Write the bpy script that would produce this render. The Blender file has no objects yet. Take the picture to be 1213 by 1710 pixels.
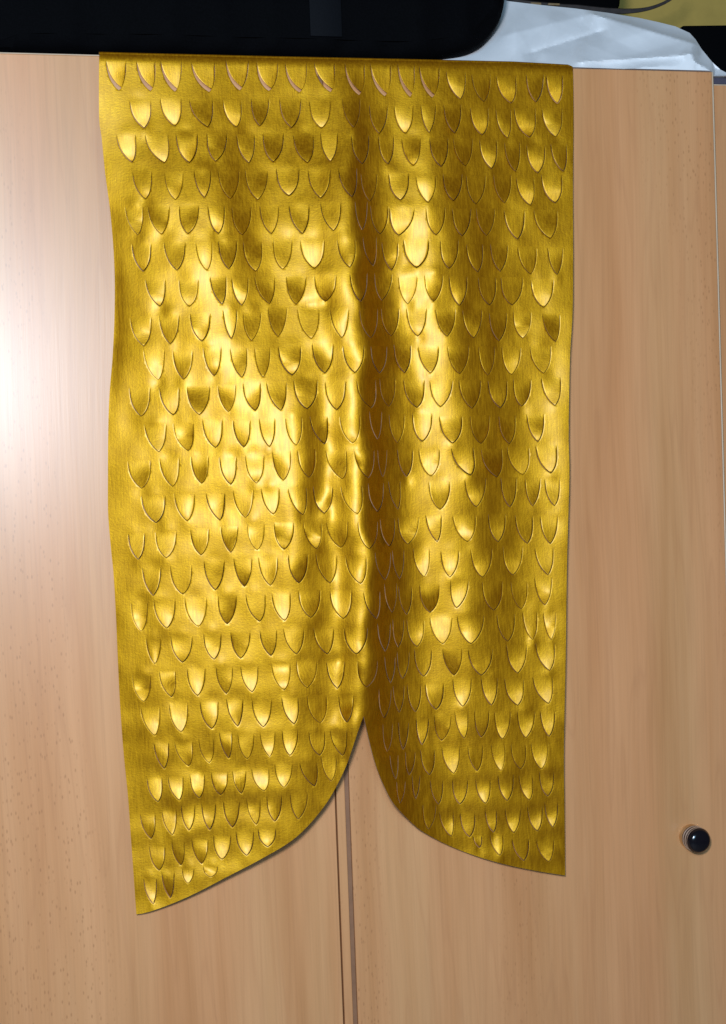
import bpy, bmesh, math, random
import numpy as np
from mathutils import Vector, Matrix
from mathutils.geometry import delaunay_2d_cdt

random.seed(7)
rng = np.random.default_rng(11)
scene = bpy.context.scene
COL = scene.collection

# ------------------------------------------------------------------ camera, world, light
PW, PH, FPX = 1213.0, 1710.0, 2500.0
YAW, PITCH, ROLL = math.radians(13.374), math.radians(-2.135), math.radians(-2.096)
CAM = np.array([0.0, -2.0, 1.50])
_F = np.array([math.sin(YAW) * math.cos(PITCH), math.cos(YAW) * math.cos(PITCH), math.sin(PITCH)])
_R0 = np.array([math.cos(YAW), -math.sin(YAW), 0.0])
_U0 = np.cross(_R0, _F)
_R = math.cos(ROLL) * _R0 + math.sin(ROLL) * _U0
_U = -math.sin(ROLL) * _R0 + math.cos(ROLL) * _U0
cd = bpy.data.cameras.new("camera")
cam = bpy.data.objects.new("camera", cd)
COL.objects.link(cam)
m = Matrix.Identity(4)
for i in range(3):
    m[i][0], m[i][1], m[i][2], m[i][3] = _R[i], _U[i], -_F[i], CAM[i]
cam.matrix_world = m
cd.sensor_fit = 'VERTICAL'
cd.sensor_height = 36.0
cd.lens = FPX / PH * 36.0
cd.clip_start, cd.clip_end = 0.05, 50
scene.camera = cam

world = bpy.data.worlds.new("World")
scene.world = world
world.use_nodes = True
wb = world.node_tree.nodes["Background"]
wb.inputs[0].default_value = (0.95, 0.96, 1.0, 1)
wb.inputs[1].default_value = 0.05

ld = bpy.data.lights.new("camera_flash", 'AREA')
ld.shape = 'DISK'
ld.size = 0.16
ld.energy = 33.0
ld.color = (0.90, 0.97, 1.08)
lo = bpy.data.objects.new("camera_flash", ld)
COL.objects.link(lo)
lo.location = (-0.09, -1.98, 1.50 + 0.20)
lo.rotation_euler = (Vector((0.36, 0.0, 1.42)) - Vector(lo.location)).to_track_quat('-Z', 'Y').to_euler()

wd_ = bpy.data.lights.new("window_light", 'AREA')      # daylight from a window behind the photographer
wd_.shape = 'RECTANGLE'
wd_.size, wd_.size_y = 0.85, 1.0
wd_.energy = 58.0
wd_.color = (0.36, 0.70, 1.0)
wo = bpy.data.objects.new("window_light", wd_)
COL.objects.link(wo)
wo.location = (-0.34, -3.3, 2.06)
wo.rotation_euler = (Vector((0.3, 0.0, 1.5)) - Vector(wo.location)).to_track_quat('-Z', 'Y').to_euler()

scene.view_settings.view_transform = 'Standard'
scene.view_settings.look = 'None'
scene.view_settings.exposure = 0.0
scene.view_settings.gamma = 1.0

# ------------------------------------------------------------------ helpers
def place(px, py, depth=0.0):
    """world point where the sight line through a photo pixel meets the upright plane y = depth"""
    px, py, depth = np.broadcast_arrays(np.asarray(px, float), np.asarray(py, float), np.asarray(depth, float))
    d = _R * ((px - PW / 2) / FPX)[..., None] - _U * ((py - PH / 2) / FPX)[..., None] + _F
    return CAM + d * ((depth - CAM[1]) / d[..., 1])[..., None]

def mesh_obj(name, verts, faces, mats, fmat=None, normals=None, parent=None, smooth=True, origin=None):
    verts = np.asarray(verts, float)
    o3 = np.zeros(3) if origin is None else np.asarray(origin, float)
    me = bpy.data.meshes.new(name)
    me.from_pydata([tuple(v) for v in verts - o3], [], [tuple(int(i) for i in f) for f in faces])
    for mt in mats:
        me.materials.append(mt)
    if fmat is not None:
        me.polygons.foreach_set("material_index", np.asarray(fmat, np.int32))
    me.polygons.foreach_set("use_smooth", np.full(len(me.polygons), bool(smooth)))
    me.update()
    if normals is not None:
        me.normals_split_custom_set_from_vertices([tuple(n) for n in normals])
    ob = bpy.data.objects.new(name, me)
    COL.objects.link(ob)
    if parent is not None:
        ob.parent = parent
        ob.location = o3 - WORLD_AT[parent]
    else:
        ob.location = o3
    WORLD_AT[ob] = o3
    return ob

WORLD_AT = {}

def bm_obj(name, bm, mats, parent=None, origin=(0, 0, 0), smooth=True, angle=35):
    me = bpy.data.meshes.new(name)
    o3 = np.asarray(origin, float)
    bmesh.ops.translate(bm, verts=bm.verts, vec=tuple(-o3))
    bmesh.ops.recalc_face_normals(bm, faces=bm.faces)
    for e in bm.edges:
        if len(e.link_faces) == 2 and e.calc_face_angle(0) > math.radians(angle):
            e.smooth = False
    for f in bm.faces:
        f.smooth = smooth
    bm.to_mesh(me)
    bm.free()
    for mt in mats:
        me.materials.append(mt)
    ob = bpy.data.objects.new(name, me)
    COL.objects.link(ob)
    if parent is not None:
        ob.parent = parent
        ob.location = o3 - np.asarray(WORLD_AT[parent])
    else:
        ob.location = o3
    WORLD_AT[ob] = o3
    return ob

def empty(name, loc):
    o = bpy.data.objects.new(name, None)
    o.empty_display_size = 0.05
    COL.objects.link(o)
    o.location = loc
    WORLD_AT[o] = np.asarray(loc, float)
    return o

def tag(o, label=None, cat=None, group=None, kind=None):
    for k, v in (("label", label), ("category", cat), ("group", group), ("kind", kind)):
        if v:
            o[k] = v
    return o

def add_box(bm, lo3, hi3, bevel=0.0, seg=2, mat=0):
    r = bmesh.ops.create_cube(bm, size=1.0)
    vs = r['verts']
    c = [(a + b) / 2 for a, b in zip(lo3, hi3)]
    s = [b - a for a, b in zip(lo3, hi3)]
    for v in vs:
        v.co = Vector((c[0] + v.co.x * s[0], c[1] + v.co.y * s[1], c[2] + v.co.z * s[2]))
    fs = {f for v in vs for f in v.link_faces}
    for f in fs:
        f.material_index = mat
    if bevel > 0:
        es = list({e for v in vs for e in v.link_edges})
        bmesh.ops.bevel(bm, geom=es, offset=bevel, segments=seg, profile=0.5, affect='EDGES', clamp_overlap=True)

# ------------------------------------------------------------------ materials
def new_mat(name):
    mt = bpy.data.materials.new(name)
    mt.use_nodes = True
    nt = mt.node_tree
    b = nt.nodes["Principled BSDF"]
    return mt, nt, b

def N(nt, typ, **kw):
    n = nt.nodes.new(typ)
    for k, v in kw.items():
        setattr(n, k, v)
    return n

def ramp(nt, stops, interp='LINEAR'):
    r = nt.nodes.new('ShaderNodeValToRGB')
    r.color_ramp.interpolation = interp
    els = r.color_ramp.elements
    while len(els) > 1:
        els.remove(els[-1])
    els[0].position, els[0].color = stops[0][0], stops[0][1]
    for p, c in stops[1:]:
        e = els.new(p)
        e.color = c
    return r

def g(v):
    return (v, v, v, 1)

def noise(nt, vec, scale, detail=3, rough=0.55):
    n = N(nt, 'ShaderNodeTexNoise')
    n.inputs['Scale'].default_value = scale
    n.inputs['Detail'].default_value = detail
    n.inputs['Roughness'].default_value = rough
    nt.links.new(vec, n.inputs['Vector'])
    return n

def mapped(nt, sc, loc=(0, 0, 0), rot=(0, 0, 0)):
    tc = N(nt, 'ShaderNodeTexCoord')
    mp = N(nt, 'ShaderNodeMapping')
    mp.inputs['Scale'].default_value = sc
    mp.inputs['Location'].default_value = loc
    mp.inputs['Rotation'].default_value = rot
    nt.links.new(tc.outputs['Object'], mp.inputs['Vector'])
    return mp.outputs['Vector']

def mixc(nt, fac, a, b, mode='MIX'):
    mx = N(nt, 'ShaderNodeMix', data_type='RGBA', blend_type=mode)
    for sock, val in ((mx.inputs[0], fac), (mx.inputs[6], a), (mx.inputs[7], b)):
        if isinstance(val, (int, float, tuple)):
            sock.default_value = val
        else:
            nt.links.new(val, sock)
    return mx.outputs[2]

def math_n(nt, op, a, b=0.0):
    mn = N(nt, 'ShaderNodeMath', operation=op)
    for s, v in ((mn.inputs[0], a), (mn.inputs[1], b)):
        if isinstance(v, (int, float)):
            s.default_value = v
        else:
            nt.links.new(v, s)
    return mn.outputs[0]

def wood_mat(name, off, tint=1.0):
    mt, nt, b = new_mat(name)
    L = nt.links
    # broad growth bands, a little wavy along the height
    warp = noise(nt, mapped(nt, (3.0, 2.0, 0.7), (off, 0, off)), 1.0, 2)
    tc = N(nt, 'ShaderNodeTexCoord')
    sep = N(nt, 'ShaderNodeSeparateXYZ')
    L.new(tc.outputs['Object'], sep.inputs[0])
    wx = math_n(nt, 'ADD', sep.outputs[0], math_n(nt, 'MULTIPLY', math_n(nt, 'SUBTRACT', warp.outputs[0], 0.5), 0.05))
    comb = N(nt, 'ShaderNodeCombineXYZ')
    L.new(wx, comb.inputs[0])
    L.new(math_n(nt, 'MULTIPLY', sep.outputs[2], 0.06), comb.inputs[2])
    comb.inputs[1].default_value = off * 3.1
    bands = noise(nt, comb.outputs[0], 17.0, 3, 0.65)
    rb = ramp(nt, [(0.30, (0.42, 0.238, 0.118, 1)), (0.45, (0.47, 0.280, 0.148, 1)),
                   (0.58, (0.50, 0.308, 0.170, 1)), (0.72, (0.535, 0.338, 0.192, 1))])
    L.new(bands.outputs[0], rb.inputs[0])
    hue = noise(nt, comb.outputs[0], 9.0, 2, 0.5)
    rh = ramp(nt, [(0.36, (1.045, 0.965, 0.95, 1)), (0.5, (1.025, 0.985, 0.97, 1)), (0.64, (1.005, 1.005, 0.99, 1))])
    L.new(hue.outputs[0], rh.inputs[0])
    rbh = mixc(nt, 1.0, rb.outputs[0], rh.outputs[0], 'MULTIPLY')
    # fine vertical streaks
    comb2 = N(nt, 'ShaderNodeCombineXYZ')
    L.new(wx, comb2.inputs[0])
    L.new(math_n(nt, 'MULTIPLY', sep.outputs[2], 0.02), comb2.inputs[2])
    comb2.inputs[1].default_value = off
    st = noise(nt, comb2.outputs[0], 260.0, 3, 0.7)
    rs = ramp(nt, [(0.30, g(0.92)), (0.52, g(1.0)), (0.72, g(1.04))])
    L.new(st.outputs[0], rs.inputs[0])
    c1 = mixc(nt, 1.0, rbh, rs.outputs[0], 'MULTIPLY')
    # a few thin darker year lines
    ln = noise(nt, comb.outputs[0], 42.0, 1, 0.4)
    rl = ramp(nt, [(0.475, g(0)), (0.497, g(1)), (0.503, g(1)), (0.54, g(0))])
    L.new(ln.outputs[0], rl.inputs[0])
    c2 = mixc(nt, math_n(nt, 'MULTIPLY', rl.outputs[0], 0.16), c1, (0.36, 0.185, 0.10, 1))
    # beech ray flecks, short dashes in some bands only
    vo = N(nt, 'ShaderNodeTexVoronoi')
    vo.inputs['Scale'].default_value = 1.0
    L.new(mapped(nt, (205, 1, 85), (off * 7, 0, 0), (0, 0.6, 0)), vo.inputs['Vector'])
    rf = ramp(nt, [(0.10, g(1)), (0.30, g(0))])
    L.new(vo.outputs['Distance'], rf.inputs[0])
    sp = N(nt, 'ShaderNodeSeparateColor')
    L.new(vo.outputs['Color'], sp.inputs[0])
    keep = math_n(nt, 'GREATER_THAN', sp.outputs[0], 0.22)
    zone = noise(nt, comb.outputs[0], 5.5, 1, 0.4)
    rz = ramp(nt, [(0.50, g(0.0)), (0.58, g(1))])
    L.new(zone.outputs[0], rz.inputs[0])
    fl = math_n(nt, 'MULTIPLY', math_n(nt, 'MULTIPLY', rf.outputs[0], keep), rz.outputs[0])
    c3 = mixc(nt, math_n(nt, 'MULTIPLY', fl, 0.5), c2, (0.27, 0.14, 0.07, 1))
    c4 = mixc(nt, 1.0, c3, (tint * 1.26, tint * 1.005, tint * 0.80, 1), 'MULTIPLY')
    L.new(c4, b.inputs['Base Color'])
    b.inputs['Roughness'].default_value = 0.34
    b.inputs['Specular IOR Level'].default_value = 0.5
    bp = N(nt, 'ShaderNodeBump')
    bp.inputs['Strength'].default_value = 0.05
    bp.inputs['Distance'].default_value = 0.001
    L.new(st.outputs[0], bp.inputs['Height'])
    L.new(bp.outputs[0], b.inputs['Normal'])
    return mt

def gold_mat():
    mt, nt, b = new_mat("gold_painted_leather")
    L = nt.links
    blot = noise(nt, mapped(nt, (1, 1, 1)), 38.0, 4, 0.6)
    brush = noise(nt, mapped(nt, (1, 1, 0.10), (3, 1, 2)), 420.0, 2, 0.6)
    pore = noise(nt, mapped(nt, (0.6, 1, 1)), 420.0, 4, 0.7)
    fac = math_n(nt, 'ADD', math_n(nt, 'MULTIPLY', blot.outputs[0], 0.55), math_n(nt, 'MULTIPLY', brush.outputs[0], 0.45))
    rc = ramp(nt, [(0.30, (0.55, 0.285, 0.004, 1)), (0.5, (0.70, 0.386, 0.007, 1)), (0.72, (0.85, 0.497, 0.013, 1))])
    L.new(fac, rc.inputs[0])
    rd = ramp(nt, [(0.30, (0.23, 0.060, 0.001, 1)), (0.72, (0.33, 0.095, 0.0013, 1))])
    L.new(fac, rd.inputs[0])
    rr = ramp(nt, [(0.3, g(0.49)), (0.7, g(0.61))])
    L.new(brush.outputs[0], rr.inputs[0])
    gl = N(nt, 'ShaderNodeBsdfAnisotropic')          # metal flakes of the paint
    L.new(rc.outputs[0], gl.inputs['Color'])
    L.new(rr.outputs[0], gl.inputs['Roughness'])
    df = N(nt, 'ShaderNodeBsdfDiffuse')              # brownish binder between them
    L.new(rd.outputs[0], df.inputs['Color'])
    ms = N(nt, 'ShaderNodeMixShader')
    ms.inputs[0].default_value = 0.40
    L.new(gl.outputs[0], ms.inputs[1])
    L.new(df.outputs[0], ms.inputs[2])
    outn = [n for n in nt.nodes if n.type == 'OUTPUT_MATERIAL'][0]
    ct = N(nt, 'ShaderNodeBsdfAnisotropic')          # thin clear lacquer
    ct.inputs['Color'].default_value = (1, 1, 1, 1)
    ct.inputs['Roughness'].default_value = 0.34
    mc = N(nt, 'ShaderNodeMixShader')
    mc.inputs[0].default_value = 0.013
    L.new(ms.outputs[0], mc.inputs[1])
    L.new(ct.outputs[0], mc.inputs[2])
    L.new(mc.outputs[0], outn.inputs['Surface'])
    hsum = math_n(nt, 'ADD', math_n(nt, 'MULTIPLY', pore.outputs[0], 1.3), math_n(nt, 'MULTIPLY', brush.outputs[0], 0.7))
    bp = N(nt, 'ShaderNodeBump')
    bp.inputs['Strength'].default_value = 0.34
    bp.inputs['Distance'].default_value = 0.0007
    L.new(hsum, bp.inputs['Height'])
    L.new(bp.outputs[0], gl.inputs['Normal'])
    L.new(bp.outputs[0], df.inputs['Normal'])
    return mt

def simple(name, col, rough=0.6, metal=0.0, var=0.15, scale=60.0, bump=0.0, spec=0.5):
    mt, nt, b = new_mat(name)
    L = nt.links
    n = noise(nt, mapped(nt, (1, 1, 1)), scale, 4, 0.6)
    lo_ = tuple(c * (1 - var) for c in col) + (1,)
    hi_ = tuple(min(1, c * (1 + var)) for c in col) + (1,)
    r = ramp(nt, [(0.3, lo_), (0.7, hi_)])
    L.new(n.outputs[0], r.inputs[0])
    L.new(r.outputs[0], b.inputs['Base Color'])
    b.inputs['Roughness'].default_value = rough
    b.inputs['Metallic'].default_value = metal
    b.inputs['Specular IOR Level'].default_value = spec
    if bump:
        bp = N(nt, 'ShaderNodeBump')
        bp.inputs['Strength'].default_value = bump
        bp.inputs['Distance'].default_value = 0.001
        L.new(n.outputs[0], bp.inputs['Height'])
        L.new(bp.outputs[0], b.inputs['Normal'])
    return mt

M_WOOD_L = wood_mat("beech_laminate_left", 1.7)
M_WOOD_R = wood_mat("beech_laminate_right", 4.35)
M_WOOD_N = wood_mat("beech_laminate_neighbour", 8.2, 0.93)
M_BAND = simple("beech_edge_band", (0.60, 0.43, 0.29), 0.4, var=0.08, scale=30)
M_SEAL = simple("brown_seal_strip", (0.25, 0.115, 0.055), 0.6, var=0.1)
M_GOLD = gold_mat()
M_EDGE = simple("cut_leather_edge", (0.33, 0.18, 0.10), 0.7, var=0.3, scale=300)
M_SUEDE = simple("suede_back", (0.22, 0.12, 0.075), 0.9, var=0.2, scale=200)
M_BLACK = simple("black_bag_fabric", (0.0013, 0.0013, 0.0018), 0.8, var=0.35, scale=400, bump=0.3, spec=0.04)
M_WEB = simple("black_webbing", (0.0022, 0.0026, 0.004), 0.7, var=0.3, scale=700, bump=0.3, spec=0.08)
M_WHITE = simple("white_plastic_sheet", (0.86, 0.84, 0.85), 0.45, var=0.06, scale=18, bump=0.05)
M_WALL = simple("ochre_wall_paint", (0.52, 0.34, 0.075), 0.85, var=0.08, scale=25, bump=0.05)
M_STRAP = simple("dark_brown_strap", (0.035, 0.026, 0.024), 0.5, var=0.3, scale=90)
M_TAN = simple("tan_leather", (0.20, 0.13, 0.06), 0.6, var=0.3, scale=90)
M_TRIM = simple("dark_grey_trim", (0.07, 0.06, 0.085), 0.5, var=0.1)
M_CAP = simple("black_gloss_cap", (0.006, 0.005, 0.008), 0.16, var=0.1)
M_STEEL = simple("steel_ring", (0.80, 0.78, 0.80), 0.5, metal=1.0, var=0.05)
M_BRASS = simple("brass_base", (0.85, 0.62, 0.36), 0.45, metal=1.0, var=0.05)
M_FLOOR = simple("grey_floor", (0.25, 0.22, 0.19), 0.6, var=0.2, scale=8)
M_CARC = simple("carcass_board", (0.46, 0.28, 0.17), 0.5, var=0.08, scale=10)

# ------------------------------------------------------------------ setting: wall and floor
bm = bmesh.new()
add_box(bm, (-1.6, 0.64, 0), (3.2, 0.74, 2.9))
tag(bm_obj("wall", bm, [M_WALL], origin=(0.8, 0.64, 0)), kind="structure")
bm = bmesh.new()
add_box(bm, (-3.0, -3.5, -0.1), (4.0, 0.64, 0.0))
tag(bm_obj("floor", bm, [M_FLOOR], origin=(0.5, -1, 0)), kind="structure")

# ------------------------------------------------------------------ wardrobe
ztop = float((place(80, 88.5)[2] + place(1100, 116.5)[2]) / 2)
xgap0 = float(place(562.3, 1400)[0])       # right edge of the left door
xs0 = xgap0 + 0.0022                       # overlap strip
xs1 = float(place(579.5, 1400)[0])
xg1 = float(place(587.0, 1400)[0])         # end of the groove
xr1 = float(place(1202.5, 520)[0])         # right edge of the right door
xl0 = xgap0 - (xr1 - xs0)
DT = 0.019
W0 = (xl0, 0.0, 0.0)
wardrobe = tag(empty("wardrobe", ((xl0 + xr1) / 2, 0.3, 0.0)),
               "wide beech wardrobe with two flat doors behind the hanging gold leather", "wardrobe")
bm = bmesh.new()
add_box(bm, (xl0, DT + 0.003, 0.0), (xr1 - 0.001, 0.60, 0.07))
add_box(bm, (xl0, DT + 0.003, 0.0702), (xl0 + 0.018, 0.60, ztop - 0.0192))
add_box(bm, (xr1 - 0.019, DT + 0.003, 0.0702), (xr1 - 0.001, 0.60, ztop - 0.0192))
add_box(bm, (xl0 + 0.0182, 0.585, 0.0702), (xr1 - 0.0192, 0.599, ztop - 0.0192))
bm_obj("carcass", bm, [M_CARC], wardrobe, (xl0, 0.3, 0), smooth=False)
bm = bmesh.new()
add_box(bm, (xl0, DT + 0.003, ztop - 0.019), (xr1 - 0.001, 0.60, ztop - 0.0008), 0.001, 1)
bm_obj("top_panel", bm, [M_CARC], wardrobe, ((xl0 + xr1) / 2, 0.3, ztop - 0.019), smooth=False)

def door(lo_x, hi_x, mat, z0, z1, parent, y0=0.0):
    bm_ = bmesh.new()
    add_box(bm_, (lo_x, y0, z0), (hi_x, y0 + DT, z1), 0.0012, 2)
    return bm_obj("door", bm_, [mat], parent, ((lo_x + hi_x) / 2, y0 + DT / 2, z0), angle=20)

dl = door(xl0, xgap0, M_WOOD_L, 0.075, ztop - 0.0015, wardrobe)
dr = door(xg1, xr1 - 0.0022, M_WOOD_R, 0.075, ztop - 0.0015, wardrobe)
# edge bandings: top of both doors, right side of the right door
bm = bmesh.new()
add_box(bm, (xl0 + 0.001, 0.0004, ztop - 0.00145), (xgap0, DT - 0.0005, ztop + 0.0002), 0.0006, 1)
bm_obj("edge_band", bm, [M_BAND], dl, ((xl0 + xgap0) / 2, DT / 2, ztop))
bm = bmesh.new()
add_box(bm, (xr1 - 0.00215, -0.0002, 0.075), (xr1, DT - 0.0005, ztop - 0.0015), 0.0009, 2)
bm_obj("edge_band", bm, [M_BAND], dr, (xr1, DT / 2, 0.075))
# overlap strip and recessed seal of the right door
bm = bmesh.new()
add_box(bm, (xs0, 0.0006, 0.075), (xs1, DT + 0.001, ztop - 0.0015), 0.0015, 2)
bm_obj("overlap_strip", bm, [M_WOOD_R], dr, ((xs0 + xs1) / 2, DT / 2, 0.075), angle=20)
bm = bmesh.new()
add_box(bm, (xs1 + 0.0003, 0.0045, 0.075), (xg1 - 0.0003, DT, ztop - 0.0015))
bm_obj("seal_strip", bm, [M_SEAL], dr, ((xs1 + xg1) / 2, DT / 2, 0.075), smooth=False)

# knob: turned profile (distance from the door, radius, material)
kc = place(1152.5, 1396.0)
prof = [(0.0, 0.0165, 2), (0.0015, 0.0178, 2), (0.0035, 0.0175, 2), (0.0060, 0.0155, 2), (0.0085, 0.0152, 0),
        (0.0095, 0.0172, 0), (0.0105, 0.0178, 0), (0.0136, 0.0178, 0), (0.0140, 0.0184, 1), (0.0156, 0.0184, 1), (0.0163, 0.0178, 0),
        (0.0201, 0.0178, 0), (0.0205, 0.0184, 1), (0.0221, 0.0184, 1), (0.0228, 0.0178, 0), (0.0264, 0.0178, 0),
        (0.0269, 0.0183, 1), (0.0279, 0.0182, 0), (0.0286, 0.0175, 0), (0.0315, 0.0168, 0), (0.0340, 0.0147, 0), (0.0358, 0.0111, 0), (0.0369, 0.0062, 0)]
bm = bmesh.new()
rings = []
NS = 40
for d_, r_, _m in prof:
    rings.append([bm.verts.new((kc[0] + r_ * math.cos(2 * math.pi * k / NS), -d_, kc[2] + r_ * math.sin(2 * math.pi * k / NS))) for k in range(NS)])
for i in range(len(prof) - 1):
    for k in range(NS):
        f = bm.faces.new((rings[i][k], rings[i][(k + 1) % NS], rings[i + 1][(k + 1) % NS], rings[i + 1][k]))
        f.material_index = prof[i][2]
tip = bm.verts.new((kc[0], -0.0372, kc[2]))
for k in range(NS):
    bm.faces.new((rings[-1][k], rings[-1][(k + 1) % NS], tip))
bm_obj("knob", bm, [M_CAP, M_STEEL, M_BRASS], dr, tuple(kc), angle=50)

# ------------------------------------------------------------------ neighbouring cabinet at the right edge
yn = 0.012
zn = float(place(1206, 129.5, yn)[2])
zd = float(place(1206, 141.0, yn)[2])
xn0 = xr1 + 0.0035
xn1 = xn0 + 0.50
nb = tag(empty("cabinet", ((xn0 + xn1) / 2, 0.3, 0.0)),
         "lower beech cabinet with grey top edge, cut off at the right side", "cabinet")
bm = bmesh.new()
add_box(bm, (xn0, yn + DT + 0.003, 0), (xn1, 0.60, zd - 0.002))
bm_obj("carcass", bm, [M_CARC], nb, ((xn0 + xn1) / 2, 0.3, 0), smooth=False)
bm = bmesh.new()
add_box(bm, (xn0, yn + 0.001, zd + 0.0005), (xn1, 0.60, zn), 0.001, 1)
bm_obj("top_panel", bm, [M_TRIM], nb, ((xn0 + xn1) / 2, 0.3, zd))
dn = door(xn0 + 0.001, xn1, M_WOOD_N, 0.075, zd - 0.0015, nb, yn)
bm = bmesh.new()
add_box(bm, (xn0 + 0.001, yn + 0.0004, zd - 0.00145), (xn1, yn + DT, zd + 0.0003), 0.0005, 1)
bm_obj("edge_band", bm, [M_BAND], dn, ((xn0 + xn1) / 2, yn, zd))

# ------------------------------------------------------------------ the gold leather: cut scales read off the photograph
S = 0.0008                                  # metres per photo pixel on the door plane
ZO = {'A': (140, 60, 1213 / 420), 'B': (540, 60, 1213 / 440), 'C': (160, 440, 1213 / 420), 'D': (560, 440, 1213 / 420),
      'E': (160, 820, 1213 / 480), 'F': (540, 820, 1213 / 440), 'G': (180, 1200, 1213 / 440), 'H': (560, 1160, 1213 / 420)}
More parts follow.
